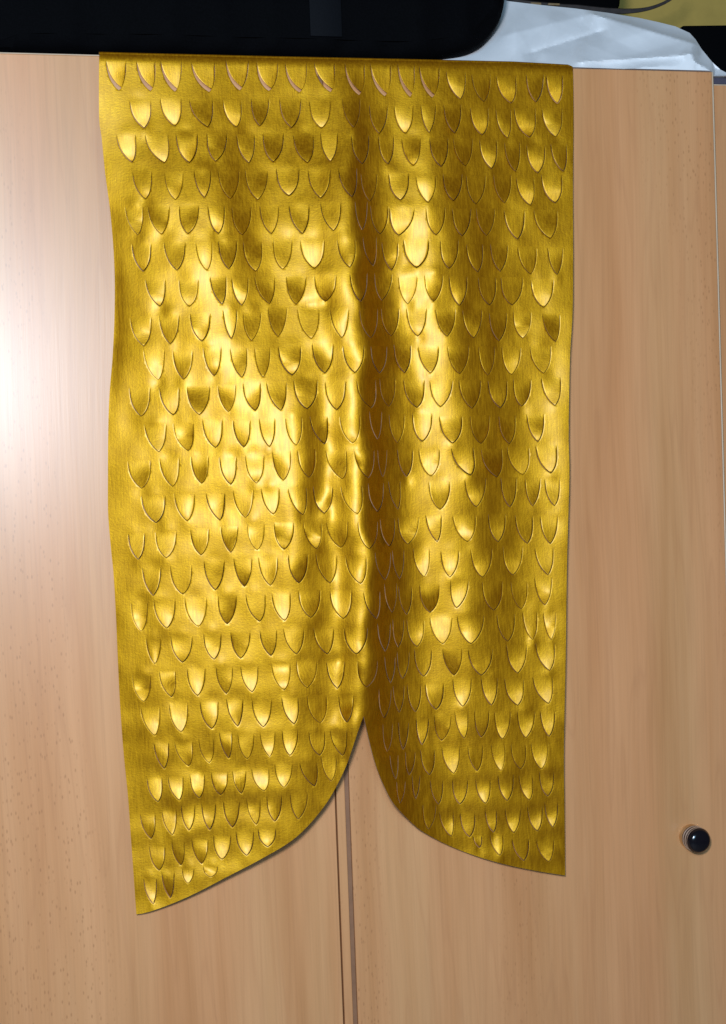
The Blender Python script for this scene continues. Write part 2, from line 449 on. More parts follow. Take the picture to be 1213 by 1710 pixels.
# (left, right, tip x, tip y) of every flap; row = (tile, height of the cut)
ROWS = [
 ('A', 150, [(108,205,170,262),(255,345,322,265),(372,472,440,268),(520,632,605,270),(686,795,752,262),(835,937,893,265),(972,1075,1040,272),(1112,1210,1190,270)]),
 ('A', 140, [(222,325,292,445),(370,470,440,435),(510,622,598,440),(672,760,737,440),(808,895,850,435),(945,1048,1003,443),(1090,1190,1147,445)]),
 ('A', 140, [(158,250,234,610),(297,406,390,612),(445,550,510,612),(595,692,637,605),(738,825,797,613),(865,965,915,608),(1012,1108,1080,612),(1142,1225,1190,605)]),
 ('A', 140, [(235,328,298,788),(390,480,443,790),(532,615,583,780),(650,750,708,785),(780,888,840,790),(930,1040,990,772),(1082,1190,1143,782)]),
 ('A', 142, [(200,285,262,960),(310,413,375,957),(460,556,503,955),(600,680,650,955),(716,808,765,960),(850,940,905,955),(990,1088,1055,955),(1142,1240,1205,940)]),
 ('A', 142, [(232,325,288,1137),(387,490,450,1132),(540,620,595,1132),(650,740,700,1125),(770,860,830,1135),(915,1005,960,1125),(1045,1160,1113,1122)]),
 ('C', 135, [(240,335,310,208),(403,495,452,208),(552,630,610,198),(657,737,705,203),(768,865,838,195),(920,1015,967,197),(1055,1160,1108,185)]),
 ('C', 145, [(167,268,232,398),(307,402,360,390),(455,553,512,377),(615,682,655,365),(712,798,752,372),(832,922,880,353),(975,1078,1040,362),(1130,1220,1188,358)]),
 ('C', 145, [(232,330,302,562),(373,468,425,560),(520,605,572,545),(650,730,705,550),(768,842,808,548),(882,990,948,540),(1045,1145,1105,530)]),
 ('C', 140, [(163,262,220,738),(307,402,375,733),(440,550,500,730),(590,675,640,717),(710,795,770,712),(825,920,893,710),(955,1070,1020,703),(1107,1205,1162,708)]),
 ('C', 142, [(235,340,305,910),(375,470,447,905),(515,610,578,890),(662,745,715,888),(790,865,838,885),(915,995,967,877),(1033,1118,1105,873)]),
 ('C', 142, [(155,265,222,1085),(308,402,372,1077),(460,543,512,1063),(597,678,652,1068),(722,812,775,1060),(853,942,905,1048),(975,1060,1030,1033),(1112,1208,1190,1040)]),
 ('E', 118, [(193,293,255,135),(332,418,387,128),(465,545,525,125),(580,665,632,113),(698,775,750,100),(813,890,875,102),(918,1000,965,95),(1035,1125,1105,98),(1150,1215,1190,88)]),
 ('E', 118, [(137,207,180,290),(253,340,298,283),(400,478,445,272),(528,600,570,260),(640,712,682,250),(753,838,795,248),(877,953,932,245),(975,1063,1035,240),(1107,1190,1155,245)]),
 ('E', 125, [(197,275,243,443),(315,405,368,437),(457,543,505,420),(583,660,628,405),(687,768,737,400),(812,895,858,390),(930,1018,990,390),(1055,1142,1118,392)]),
 ('E', 122, [(150,218,193,592),(245,335,300,580),(375,468,433,573),(515,595,555,563),(633,715,692,552),(743,822,798,548),(857,948,908,535),(990,1080,1045,540),(1130,1200,1185,540)]),
 ('E', 118, [(213,275,250,730),(317,408,367,725),(455,530,500,712),(570,652,612,708),(692,763,740,697),(793,880,848,690),(920,1005,978,690),(1048,1148,1100,690)]),
 ('E', 118, [(155,232,203,890),(268,335,320,870),(385,462,430,865),(507,578,552,857),(612,685,660,850),(742,822,795,840),(848,935,892,830),(975,1050,1020,835),(1105,1190,1143,828)]),
 ('E', 122, [(190,270,250,1033),(310,388,360,1018),(440,517,490,1005),(552,622,600,995),(660,742,708,997),(785,855,838,985),(893,975,947,980),(1025,1088,1060,978)]),
 ('E', 112, [(245,308,290,1173),(333,407,393,1162),(435,498,480,1148),(522,575,562,1130),(600,668,640,1132),(693,757,735,1122),(787,855,820,1118),(900,968,945,1117),(990,1060,1043,1118)]),
 ('G', 112, [(180,250,232,385),(277,347,330,378),(378,445,422,367),(477,553,520,353),(575,637,615,347),(663,742,720,335),(770,850,812,318),(885,965,953,313),(985,1055,1030,290)]),
 ('G', 122, [(150,218,200,555),(250,315,298,537),(338,403,375,517),(432,498,470,515),(532,607,575,503),(640,703,685,490),(732,802,770,475),(840,922,878,465)]),
 ('G', 122, [(190,265,238,703),(290,357,340,683),(387,462,433,670),(487,567,527,650),(590,672,640,632)]),
 ('G', 90, [(692,775,737,592)]),
 ('G', 125, [(165,225,210,855),(247,308,290,828)]),
 ('G', 75, [(338,403,370,760)]),
 ('G', 52, [(440,507,475,730)]),
 ('B', 148, [(100,190,165,272),(218,312,283,277),(343,420,400,280),(443,535,502,283)]),
 ('B', 132, [(567,655,632,292),(685,770,740,303),(798,887,865,310),(935,1015,980,305),(1028,1103,1078,313)]),
 ('B', 132, [(88,170,140,420),(212,297,258,450),(328,415,378,450),(450,518,488,445),(555,635,605,448),(678,760,733,457),(795,863,848,470),(880,977,950,468),(1008,1100,1070,465)]),
 ('B', 132, [(130,210,180,590),(255,325,298,590),(362,448,415,597),(490,575,543,603),(600,688,655,600),(720,800,775,612),(835,905,885,625),(937,1022,988,632),(1048,1120,1105,625)]),
 ('B', 130, [(70,155,133,742),(172,250,215,765),(302,395,355,757),(427,520,483,767),(552,640,600,760),(660,748,703,775),(785,865,835,770),(890,970,953,780),(1005,1100,1068,770)]),
 ('B', 132, [(145,205,180,895),(218,300,262,913),(307,420,348,920),(473,562,520,918),(595,680,640,922),(705,790,752,920),(833,927,895,938),(970,1078,1045,933)]),
 ('B', 132, [(65,148,122,1065),(183,245,230,1060),(270,345,315,1080),(370,488,430,1068),(540,623,580,1072),(660,735,712,1088),(770,850,815,1085),(897,982,955,1098),(1035,1103,1077,1100)]),
 ('D', 138, [(72,155,123,185),(190,275,225,180),(307,395,350,195),(432,520,475,185),(550,637,600,203),(690,775,745,202),(800,905,853,202),(945,1053,1005,213)]),
 ('D', 138, [(118,205,172,360),(222,308,270,350),(345,440,398,353),(485,580,540,352),(615,708,668,360),(743,828,790,375),(860,945,905,360),(1000,1083,1063,378)]),
 ('D', 138, [(38,140,95,528),(172,250,215,530),(283,365,335,528),(400,500,460,530),(543,645,600,532),(693,770,737,540),(805,895,850,537),(940,1040,1005,530)]),
 ('D', 138, [(105,195,175,697),(215,290,258,690),(330,430,395,697),(457,567,508,693),(598,703,660,700),(737,830,797,698),(860,945,900,690),(995,1088,1060,687)]),
 ('D', 138, [(22,120,85,868),(165,225,205,850),(260,335,300,865),(373,468,420,860),(503,613,567,868),(653,745,703,870),(790,870,840,870),(925,1008,978,862)]),
 ('D', 135, [(92,188,160,1035),(205,250,230,1030),(300,375,345,1030),(405,505,462,1027),(557,670,655,1025),(705,805,780,1030),(830,935,905,1020),(968,1070,1040,1013)]),
 ('F', 135, [(300,355,345,85),(487,585,538,87),(650,752,705,75),(818,890,860,75),(930,1000,965,70),(1020,1088,1065,70)]),
 ('F', 130, [(262,330,305,255),(345,440,390,245),(473,545,525,235),(598,703,665,235),(760,840,805,235),(885,965,940,243),(1000,1080,1045,245)]),
 ('F', 132, [(235,315,285,410),(315,375,352,405),(415,490,465,395),(540,628,583,400),(680,778,733,398),(828,918,873,388),(975,1060,1035,388)]),
 ('F', 132, [(280,340,318,560),(345,410,385,570),(445,535,492,560),(585,672,613,540),(733,825,785,550),(865,940,912,545),(975,1053,1020,527)]),
 ('F', 132, [(250,310,285,740),(320,372,345,720),(385,465,432,718),(492,593,550,705),(617,740,680,705),(800,882,850,693),(920,985,965,685),(1015,1070,1050,685)]),
 ('F', 128, [(280,335,310,885),(337,400,365,865),(420,500,463,855),(550,640,603,850),(668,780,728,850),(845,937,895,840),(978,1065,1042,828)]),
 ('F', 130, [(255,315,280,1045),(320,375,350,1020),(388,450,425,1018),(470,555,520,1008),(597,683,643,993),(728,803,775,988),(835,922,895,988),(965,1055,1037,980)]),
 ('F', 128, [(275,320,295,1200),(345,395,368,1195),(428,487,455,1170),(512,590,545,1150),(605,668,650,1140),(697,765,728,1135),(790,863,825,1143),(895,975,933,1137),(1000,1068,1040,1132)]),
 ('H', 128, [(258,310,295,420),(330,395,355,400),(412,480,455,388),(515,600,572,382),(640,712,685,370),(753,820,800,368),(848,920,895,360),(945,1028,995,360)]),
 ('H', 125, [(290,345,312,525),(365,415,388,505),(455,523,500,535),(565,640,602,530),(677,748,725,527),(785,860,830,513),(887,953,937,510),(985,1055,1025,492)]),
 ('H', 125, [(420,490,450,650),(503,570,560,685),(603,675,648,688),(715,787,768,677),(820,895,862,668),(928,1000,975,660),(1010,1075,1050,640)]),
 ('H', 62, [(665,708,697,740)]),
 ('H', 112, [(738,820,800,777),(853,935,910,803),(970,1055,1030,807)]),
]
# flaps that turn towards the light (bright) or away from it (dark) in the photograph
BRIGHT = [(240,190),(293,190),(393,195),(213,250),(268,255),(553,255),(758,147),(845,147),(928,150),(676,205),(801,201),(895,263),(877,205),
 (714,314),(879,317),(924,314),(670,361),(696,423),(906,499),(768,495),(681,488),(854,603),(705,717),(778,776),(913,772),(795,831),(805,940),
 (856,940),(830,889),(768,998),(787,1052),(736,1052),(698,1074),(865,1106),(910,1099),(772,1161),(819,1157),(852,1154),(913,1157),(772,1212),
 (839,1212),(879,1212),(917,1208),(833,1264),(754,1267),(903,1267),(806,1319),(878,1319),(858,1371),(747,1378),(823,1371),(896,1368),(917,1420),
 (833,1416),(255,1196),(302,1200),(330,1152),(417,1120),(488,1184),(437,1184),(484,1239),(326,1018),(275,1018),(473,1006),(595,939),(595,1073),
 (584,710),(588,828),(570,533),(385,540),(492,717),(362,365),(348,434),(292,1312),(434,1298),(476,1287),(329,1309),(251,1486),(314,1461),
 (410,1407),(448,1400),(370,1414),(540,430),(480,1105)]
DARK = [(802,717),(785,661),(833,544),(843,317),(591,198),(758,198),(399,610),(380,668),(461,661),(463,530),(530,720),(542,475),(405,954),
 (498,954),(507,237),(382,420),(403,365),(434,191),(315,365),(378,1018),(460,240),(275,1120),(220,540),(425,668),(735,480),(860,260),(280,1490),(306,1415)]

flaps = []
for tile, hh, lst in ROWS:
    ox, oy, sc = ZO[tile]
    for (a, b_, tx, ty) in lst:
        H_ = (hh + random.uniform(-5, 5)) / sc
        fl = dict(xl=ox + a / sc, xr=ox + b_ / sc, xt=ox + tx / sc, yt=oy + ty / sc)
        fl['y0'] = fl['yt'] - H_
        flaps.append(fl)

LEFT = [(166, 90), (165.5, 130), (166, 200), (170, 230), (176, 290), (184, 350), (190, 420), (192, 480), (191, 540), (188, 600), (183, 660),
        (181, 720), (180.5, 800), (181, 860), (186, 920), (190, 960), (194, 1030), (197, 1100), (201, 1180), (207, 1260), (214, 1330), (219, 1400), (224, 1470), (228, 1527)]
BOTL = [(250, 1522.5), (290, 1508), (330, 1490), (380, 1464), (430, 1438), (480, 1409), (510, 1384), (540, 1349), (560, 1317), (578, 1280), (590, 1246), (600, 1216), (607.5, 1196)]
BOTR = [(612, 1216), (620, 1250), (630, 1284), (645, 1320), (660, 1345), (690, 1376), (710, 1391), (750, 1412), (800, 1431), (850, 1445), (900, 1455), (944, 1462)]
RIGHT = [(943, 1350), (942, 1250), (945, 1100), (947, 950), (951, 800), (950, 720), (952, 600), (957, 500), (957, 300), (958, 200), (957, 114)]
TOP = [(950, 111), (860, 106), (690, 102), (470, 97.5), (237, 92)]     # where the sheet begins to turn over the door top

def dense(pts, step):
    out = []
    for (x0, y0), (x1, y1) in zip(pts[:-1], pts[1:]):
        n = max(1, int(math.hypot(x1 - x0, y1 - y0) / step))
        for k in range(n):
            out.append((x0 + (x1 - x0) * k / n, y0 + (y1 - y0) * k / n))
    return out

def smooth_line(pts):
    """Catmull-Rom through the read-off points"""
    p = np.array(pts, float)
    out = []
    for i in range(len(p) - 1):
        a = p[max(i - 1, 0)]; b_ = p[i]; c = p[i + 1]; d = p[min(i + 2, len(p) - 1)]
        n = max(2, int(np.linalg.norm(c - b_) / 7))
        for k in range(n):
            t = k / n
            out.append(tuple(0.5 * ((2 * b_) + (-a + c) * t + (2 * a - 5 * b_ + 4 * c - d) * t * t + (-a + 3 * b_ - 3 * c + d) * t ** 3)))
    return out

o_left = smooth_line(LEFT)
o_botl = smooth_line([LEFT[-1]] + BOTL)
o_botr = smooth_line([BOTL[-1]] + BOTR)
o_right = smooth_line([BOTR[-1]] + RIGHT)
o_top = dense([RIGHT[-1]] + TOP + [LEFT[0]], 9)
outline = o_left + o_botl + o_botr + o_right + o_top
TOP0 = len(outline) - len(o_top)
OUT = np.array(outline)

def inside(poly, pts):
    poly = np.asarray(poly, float); pts = np.asarray(pts, float)
    xi, yi = poly[:, 0], poly[:, 1]
    xj, yj = np.roll(xi, 1), np.roll(yi, 1)
    x, y = pts[:, 0:1], pts[:, 1:2]
    c = (yi > y) != (yj > y)
    den = np.where(np.abs(yj - yi) < 1e-12, 1e-12, yj - yi)
    return (c & (x < (xj - xi) * (y - yi) / den + xi)).sum(1) % 2 == 1

def seg_dist(poly, pts, closed=True):
    poly = np.asarray(poly); pts = np.asarray(pts)
    a = poly; b_ = np.roll(poly, -1, 0)
    if not closed:
        a, b_ = a[:-1], b_[:-1]
    best = np.full(len(pts), 1e9)
    d = b_ - a
    dd = np.maximum((d * d).sum(1), 1e-9)
    for k in range(0, len(pts), 400):
        q = pts[k:k + 400, None, :] - a[None]
        t = np.clip((q * d[None]).sum(2) / dd, 0, 1)
        best[k:k + 400] = np.sqrt(((q - t[..., None] * d[None]) ** 2).sum(2).min(1))
    return best

TS = np.array([0, .10, .22, .36, .50, .63, .75, .85, .93, 1.0])
SC5 = np.linspace(-1, 1, 5)
SC7 = np.array([-1, -.84, -.45, 0, .45, .84, 1.0])

def shape(fl, t):
    t = np.asarray(t, float)
    xm = (fl['xl'] + fl['xr']) / 2
    xc = xm + (fl['xt'] - xm) * t ** 1.7
    hw = (fl['xr'] - fl['xl']) / 2 * np.maximum(0, 1 - t ** fl['p']) ** 0.82
    return xc, hw

def hole(fl):
    xc, hw = shape(fl, TS)
    y = fl['y0'] + TS * (fl['yt'] - fl['y0'])
    pts = [(xc[i] - hw[i], y[i]) for i in range(len(TS) - 1)] + [(xc[-1], y[-1])]
    pts += [(xc[i] + hw[i], y[i]) for i in range(len(TS) - 2, -1, -1)]
    w = hw[0]
    pts += [(xc[0] + s * w, y[0]) for s in (.84, .45, 0, -.45, -.84)]
    return pts

for fl in flaps:
    fl['y0'] = max(fl['y0'], float(np.interp((fl['xl'] + fl['xr']) / 2, [166, 237, 470, 690, 860, 957], [90, 92, 97.5, 102, 106, 112])) + 4.5)
    fl['p'] = random.uniform(2.4, 3.2)
# keep neighbouring cuts apart (at least ~2.5 px of leather between them)
for it in range(30):
    hs = [np.array(hole(f)) for f in flaps]
    bad = 0
    for i, f in enumerate(flaps):
        if seg_dist(OUT, hs[i]).min() < 2.6 or not inside(OUT, hs[i]).all():
            cx = (f['xl'] + f['xr']) / 2
            f['xl'] = cx + (f['xl'] - cx) * .93; f['xr'] = cx + (f['xr'] - cx) * .93
            f['yt'] -= (f['yt'] - f['y0']) * .05; bad += 1
        for j in range(i + 1, len(flaps)):
            if abs(flaps[j]['yt'] - f['yt']) > 70 or abs(flaps[j]['xt'] - f['xt']) > 60:
                continue
            if (hs[i].max(0) + 2.5 < hs[j].min(0)).any() or (hs[j].max(0) + 2.5 < hs[i].min(0)).any():
                continue
            if inside(hs[j], hs[i]).any() or inside(hs[i], hs[j]).any() or seg_dist(hs[j], hs[i]).min() < 2.5:
                bad += 1
                for q in (f, flaps[j]):
                    cx = (q['xl'] + q['xr']) / 2
                    q['xl'] = cx + (q['xl'] - cx) * .95; q['xr'] = cx + (q['xr'] - cx) * .95
                    q['xt'] = cx + (q['xt'] - cx) * .95
                up, lw = (f, flaps[j]) if f['yt'] < flaps[j]['yt'] else (flaps[j], f)
                if abs(up['yt'] - lw['yt']) > 20:
                    up['yt'] -= 0.8; lw['y0'] += 0.8
    if not bad:
        break
print("flaps", len(flaps), "overlap passes", it, "left", bad)

# ---- drape: distance of the sheet from the door (photo px), feature lines followed down the sheet
KY = np.array([92, 200, 350, 520, 700, 1000, 1195, 1400, 1535], float)
KX = np.array([
 [164, 280, 375, 460, 530, 580, 640, 740, 850, 960],
 [166, 270, 352, 425, 522, 585, 630, 725, 850, 960],
 [184, 265, 368, 428, 528, 595, 640, 730, 850, 958],
 [191, 262, 400, 460, 530, 602, 648, 745, 855, 957],
 [181, 262, 430, 502, 540, 610, 666, 775, 865, 952],
 [192, 275, 440, 500, 553, 617, 678, 790, 870, 948],
 [202, 275, 430, 500, 560, 609, 705, 800, 875, 944],
 [218, 310, 410, 480, 560, 640, 752, 815, 885, 945],
 [226, 310, 410, 480, 560, 640, 752, 815, 885, 946]], float)
KH = np.array([
 [13, 13, 13, 13, 13, 13, 13, 13, 12, 10],
 [9, 19, 26, 20, 25, 37, 22, 32, 20, 16],
 [13, 40, 55, 43, 57, 75, 38, 52, 30, 32],
 [13, 38, 66, 62, 73, 91, 38, 54, 34, 42],
 [11, 35, 79, 90, 82, 101, 40, 53, 38, 50],
 [10, 36, 74, 88, 82, 104, 36, 50, 40, 48],
 [10, 34, 66, 78, 76, 94, 30, 43, 42, 46],
 [12, 32, 54, 66, 66, 78, 20, 26, 28, 27],
 [18, 38, 58, 70, 72, 80, 18, 22, 24, 22]], float)

def pchip(xk, yk, x):
    h = np.diff(xk); d = np.diff(yk) / h
    mk = np.zeros_like(yk)
    mk[0], mk[-1] = d[0], d[-1]
    for i in range(1, len(xk) - 1):
        mk[i] = (d[i - 1] * h[i] + d[i] * h[i - 1]) / (h[i] + h[i - 1])
        if d[i - 1] * d[i] <= 0:
            mk[i] *= 0.35
    i = np.clip(np.searchsorted(xk, x) - 1, 0, len(xk) - 2)
    t = (x - xk[i]) / h[i]
    t = np.clip(t, -0.5, 1.5)
    return ((2 * t**3 - 3 * t**2 + 1) * yk[i] + (t**3 - 2 * t**2 + t) * h[i] * mk[i]
            + (-2 * t**3 + 3 * t**2) * yk[i + 1] + (t**3 - t**2) * h[i] * mk[i + 1])

KX[1:, 6] += 8
KX = np.insert(KX, 6, KX[:, 5] + 0.46 * (KX[:, 6] - KX[:, 5]), axis=1)
KH = np.insert(KH, 6, KH[:, 6] + 0.30 * (KH[:, 5] - KH[:, 6]), axis=1)
GY = np.arange(60, 1581, 5.0)
GX = np.arange(140, 991, 3.0)
_kx = np.stack([pchip(KY, KX[:, k], GY) for k in range(KX.shape[1])], 1)
_kh = np.stack([pchip(KY, KH[:, k], GY) for k in range(KH.shape[1])], 1)
wob = 4.5 * np.sin(GY / 29.0 + .6) + 3.5 * np.sin(GY / 13.5 + 2.0) + 5 * np.sin(GY / 71.0)
cw = np.exp(-((np.arange(11) - 5.5) / 1.8) ** 2)          # the pleat wanders a little
GRID = np.stack([pchip(_kx[r] + wob[r] * cw * min(1, max(0, (GY[r] - 120) / 150)), _kh[r], GX) for r in range(len(GY))], 0)
def blur(Z, n, ax):
    k = np.hanning(2 * n + 3)[1:-1]; k /= k.sum()
    P_ = np.pad(Z, [(n, n) if a == ax else (0, 0) for a in (0, 1)], mode='edge')
    return sum(k[i] * np.take(P_, np.arange(i, i + Z.shape[ax]), axis=ax) for i in range(2 * n + 1))
GRID = blur(blur(GRID, 3, 1), 2, 0)
# buckles: sums of random waves, weaker near the taut top, cross ripples low down
yy, xx = np.meshgrid(GY, GX, indexing='ij')
R_ = np.zeros_like(GRID)
for k in range(46):
    lam = rng.uniform(45, 130); th = rng.uniform(0, math.pi); ph = rng.uniform(0, 6.28)
    R_ += 0.0022 * lam * np.sin(2 * math.pi / lam * (math.cos(th) * xx + math.sin(th) * yy) + ph)
amp = np.clip((yy - 90) / 120, 0.1, 1)
GRID += R_ * amp * 0.6
R2 = np.zeros_like(GRID)
for k in range(12):
    lam = rng.uniform(42, 95); th = rng.uniform(1.35, 1.8); ph = rng.uniform(0, 6.28)
    R2 += 0.0055 * lam * np.sin(2 * math.pi / lam * (math.cos(th) * xx + math.sin(th) * yy) + ph)
GRID += R2 * np.clip((yy - 1080) / 160, 0, 1) * 0.55
# local dents at the hinge line and a slight bulge around every cut
for fl in flaps:
    xm = (fl['xl'] + fl['xr']) / 2; w = (fl['xr'] - fl['xl']) / 2
    H_ = fl['yt'] - fl['y0']
    a1 = rng.normal(0.1, 0.8); a2 = rng.normal(0.0, 0.95)
    for (cx, cy, sx, sy, a) in ((xm + rng.normal(0, 3), fl['y0'] - 3, w * 0.75, 10, a1), (fl['xt'], fl['yt'] + 4, w * .65, 14, a2)):
        GRID += a * amp * np.exp(-((xx - cx) / sx) ** 2 - ((yy - cy) / sy) ** 2)
# side hems: the left edge rolls back a little half way up, the right one as well
xl_at = np.interp(GY, [p[1] for p in LEFT], [p[0] for p in LEFT])[:, None]
xr_at = np.interp(GY, [p[1] for p in RIGHT[::-1]], [p[0] for p in RIGHT[::-1]])[:, None]
GRID -= 3.0 * np.exp(-((xx - xl_at) / 13) ** 2) * np.exp(-((yy - 540) / 130) ** 2)
GRID += 2.0 * np.exp(-((xx - xr_at) / 26) ** 2) * np.clip((yy - 150) / 200, 0, 1)
GRID = np.maximum(GRID, 3.2)

def hgt(px, py):
    u = (np.clip(px, GX[0], GX[-1] - 1e-6) - GX[0]) / 3.0
    v = (np.clip(py, GY[0], GY[-1] - 1e-6) - GY[0]) / 5.0
    i, j = u.astype(int), v.astype(int)
    i = np.clip(i, 1, len(GX) - 3); j = np.clip(j, 1, len(GY) - 3)
    fu, fv = u - i, v - j
    def cr(p0, p1, p2, p3, t):
        return p1 + 0.5 * t * (p2 - p0 + t * (2 * p0 - 5 * p1 + 4 * p2 - p3 + t * (3 * (p1 - p2) + p3 - p0)))
    rows = [cr(GRID[j + b_, i - 1], GRID[j + b_, i], GRID[j + b_, i + 1], GRID[j + b_, i + 2], fu) for b_ in (-1, 0, 1, 2)]
    h = cr(*rows, fv)
    top = np.interp(px, [166, 237, 470, 690, 860, 957], [88, 90, 95.5, 100, 104, 110])
    q = np.clip(16.0 - (py - top), 0, 15.2)
    return h - 0.62 * (16.0 - np.sqrt(256.0 - q * q))

def surf(px, py, d=0.0):
    return place(px, py, -(hgt(px, py) + d) * S)

def normals_of(fun, a, b_, e=0.6):
    da = fun(a + e, b_) - fun(a - e, b_)
    db = fun(a, b_ + e) - fun(a, b_ - e)
    n = np.cross(da, db)
    n /= np.linalg.norm(n, axis=1)[:, None] + 1e-15
    n[n[:, 1] > 0] *= -1
    return n

# ---- sheet mesh by constrained triangulation
TH = 0.0012
vin = [tuple(p) for p in outline]
fin = [list(range(len(outline)))[::-1]]
hole_polys = []
for fl in flaps:
    hp = hole(fl)
    hole_polys.append(np.array(hp))
    s0 = len(vin)
    vin += hp
    fin.append(list(range(s0, s0 + len(hp)))[::-1])
gp = []
row = 0
for y in np.arange(98, 1530, 6.0):
    for x in np.arange(160 + (row % 2) * 3.5, 962, 7.0):
        gp.append((x + random.uniform(-.8, .8), y + random.uniform(-.8, .8)))
    row += 1
gp = np.array(gp)
ok = inside(OUT, gp)
gp = gp[ok]
ok = seg_dist(OUT, gp) > 3.0
gp = gp[ok]
ok = np.ones(len(gp), bool)
for hp in hole_polys:
    lo_, hi_ = hp.min(0) - 4, hp.max(0) + 4
    idx = np.where((gp[:, 0] > lo_[0]) & (gp[:, 0] < hi_[0]) & (gp[:, 1] > lo_[1]) & (gp[:, 1] < hi_[1]))[0]
    if len(idx):
        ok[idx] &= ~(inside(hp, gp[idx]) | (seg_dist(hp, gp[idx]) < 2.2))
gp = gp[ok]
ringp = []
for k_, hp in enumerate(hole_polys):
    c = hp.mean(0)
    n_u = 2 * len(TS) - 1
    for k in range(1, n_u - 1):
        t_ = hp[k + 1] - hp[k - 1]; nn_ = np.array([t_[1], -t_[0]]); nn_ /= np.linalg.norm(nn_) + 1e-9
        if nn_ @ (hp[k] - c) < 0:
            nn_ = -nn_
        ringp.append(hp[k] + nn_ * 1.9)
ringp = np.array(ringp)
okr = inside(OUT, ringp)
for hp in hole_polys:
    lo_, hi_ = hp.min(0) - 3, hp.max(0) + 3
    idx = np.where((ringp > lo_).all(1) & (ringp < hi_).all(1))[0]
    if len(idx):
        okr[idx] &= ~(inside(hp, ringp[idx]) | (seg_dist(hp, ringp[idx]) < 1.2))
vin += [tuple(p) for p in ringp[okr]]
vin += [tuple(p) for p in gp]
res = delaunay_2d_cdt([Vector(p) for p in vin], [], fin, 0, 1e-4, True)
v2 = np.array([tuple(v) for v in res[0]])
tris = []
for f, of in zip(res[2], res[5]):
    if 0 in of and len(of) == 1:
        tris.append(list(f))
orig_to_new = {}
for k, ov in enumerate(res[3]):
    for o_ in ov:
        orig_to_new[o_] = k
P3 = surf(v2[:, 0], v2[:, 1])
N3 = normals_of(surf, v2[:, 0], v2[:, 1])
faces = []
for f in tris:
    a, b_, c = P3[f[0]], P3[f[1]], P3[f[2]]
    faces.append(f if np.cross(b_ - a, c - a)[1] < 0 else f[::-1])
# turn-over at the top and the tail lying back on the wardrobe
top_ids = [orig_to_new[k] for k in range(TOP0, len(outline))] + [orig_to_new[0]]
Pl, Nl = list(P3), list(N3)
prev = top_ids
RB = 0.0036
steps = [(RB * (1 - math.cos(a)), RB * math.sin(a), a) for a in np.linspace(0, math.pi / 2, 8)[1:]] + [(y_, RB, math.pi / 2) for y_ in (0.03, 0.06, 0.10, 0.15)]
for (dy, dz, a) in steps:
    cur = []
    for t_ in top_ids:
        Pl.append(P3[t_] + np.array([0, dy, dz])); Nl.append(np.array([0, -math.cos(a), math.sin(a)]))
        cur.append(len(Pl) - 1)
    for k in range(len(cur) - 1):
        q = [prev[k], prev[k + 1], cur[k + 1], cur[k]]
        # facing outwards (front / up)
        pa, pb, pc = Pl[q[0]], Pl[q[1]], Pl[q[2]]
        nn = np.cross(pb - pa, pc - pa)
        faces.append(q if nn @ Nl[q[0]] > 0 else q[::-1])
    prev = cur

def thicken(P, Nn, faces, th):
    """front faces + back skin + cut edge walls; returns verts, faces, material ids, normals"""
    P = np.asarray(P); Nn = np.asarray(Nn); n0 = len(P)
    V = [P, P - Nn * th]
    NN = [Nn, -Nn]
    F = [tuple(f) for f in faces] + [tuple(i + n0 for i in f[::-1]) for f in faces]
    MI = [0] * len(faces) + [1] * len(faces)
    cnt = {}
    for f in faces:
        for a, b_ in zip(f, list(f[1:]) + [f[0]]):
            cnt[(a, b_)] = 1
    base = 2 * n0
    ev, en = [], []
    for (a, b_) in list(cnt):
        if (b_, a) in cnt:
            continue
        d = P[b_] - P[a]
        sn = np.cross(d, (Nn[a] + Nn[b_]) / 2); sn /= np.linalg.norm(sn) + 1e-12
        for q in (P[b_], P[a], P[a] - Nn[a] * th, P[b_] - Nn[b_] * th):
            ev.append(q); en.append(sn)
        F.append((base, base + 1, base + 2, base + 3)); MI.append(2); base += 4
    if ev:
        V.append(np.array(ev)); NN.append(np.array(en))
    return np.concatenate(V), F, MI, np.concatenate(NN)

RIM = 0.24
Nl = [np.array(q) for q in Nl]
s0 = len(outline)
for hp in hole_polys:
    c = hp.mean(0)
    ring = [orig_to_new.get(s0 + k) for k in range(len(hp))]
    s0 += len(hp)
    for k in range(1, 2 * len(TS) - 2):                   # the U-shaped cut, not the hinge
        a, q, b_ = ring[k - 1], ring[k], ring[(k + 1) % len(ring)]
        if None in (a, q, b_):
            continue
        td = P3[b_] - P3[a]
        sd = np.cross(td, N3[q]); ln_ = np.linalg.norm(sd)
        if ln_ < 1e-9:
            continue
        sd /= ln_
        ci = surf(c[0:1], c[1:2])[0]
        if sd @ (ci - P3[q]) < 0:
            sd = -sd
        Nl[q] = N3[q] + RIM * sd; Nl[q] /= np.linalg.norm(Nl[q])
V, F, MI, NN = thicken(Pl, Nl, faces, TH)
s_org = surf(np.array([560.]), np.array([104.]))[0]
sheet = mesh_obj("leather_sheet", V, F, [M_GOLD, M_SUEDE, M_EDGE], MI, NN, origin=s_org)
tag(sheet, "gold painted leather sheet cut into rows of scales, hanging over the wardrobe doors", "leather sheet")

# ---- the scales
GAP = 1.0
def near(pt, lst, r=22):
    return any(abs(pt[0] - a) < r * 0.8 and abs(pt[1] - b_) < r for a, b_ in lst)

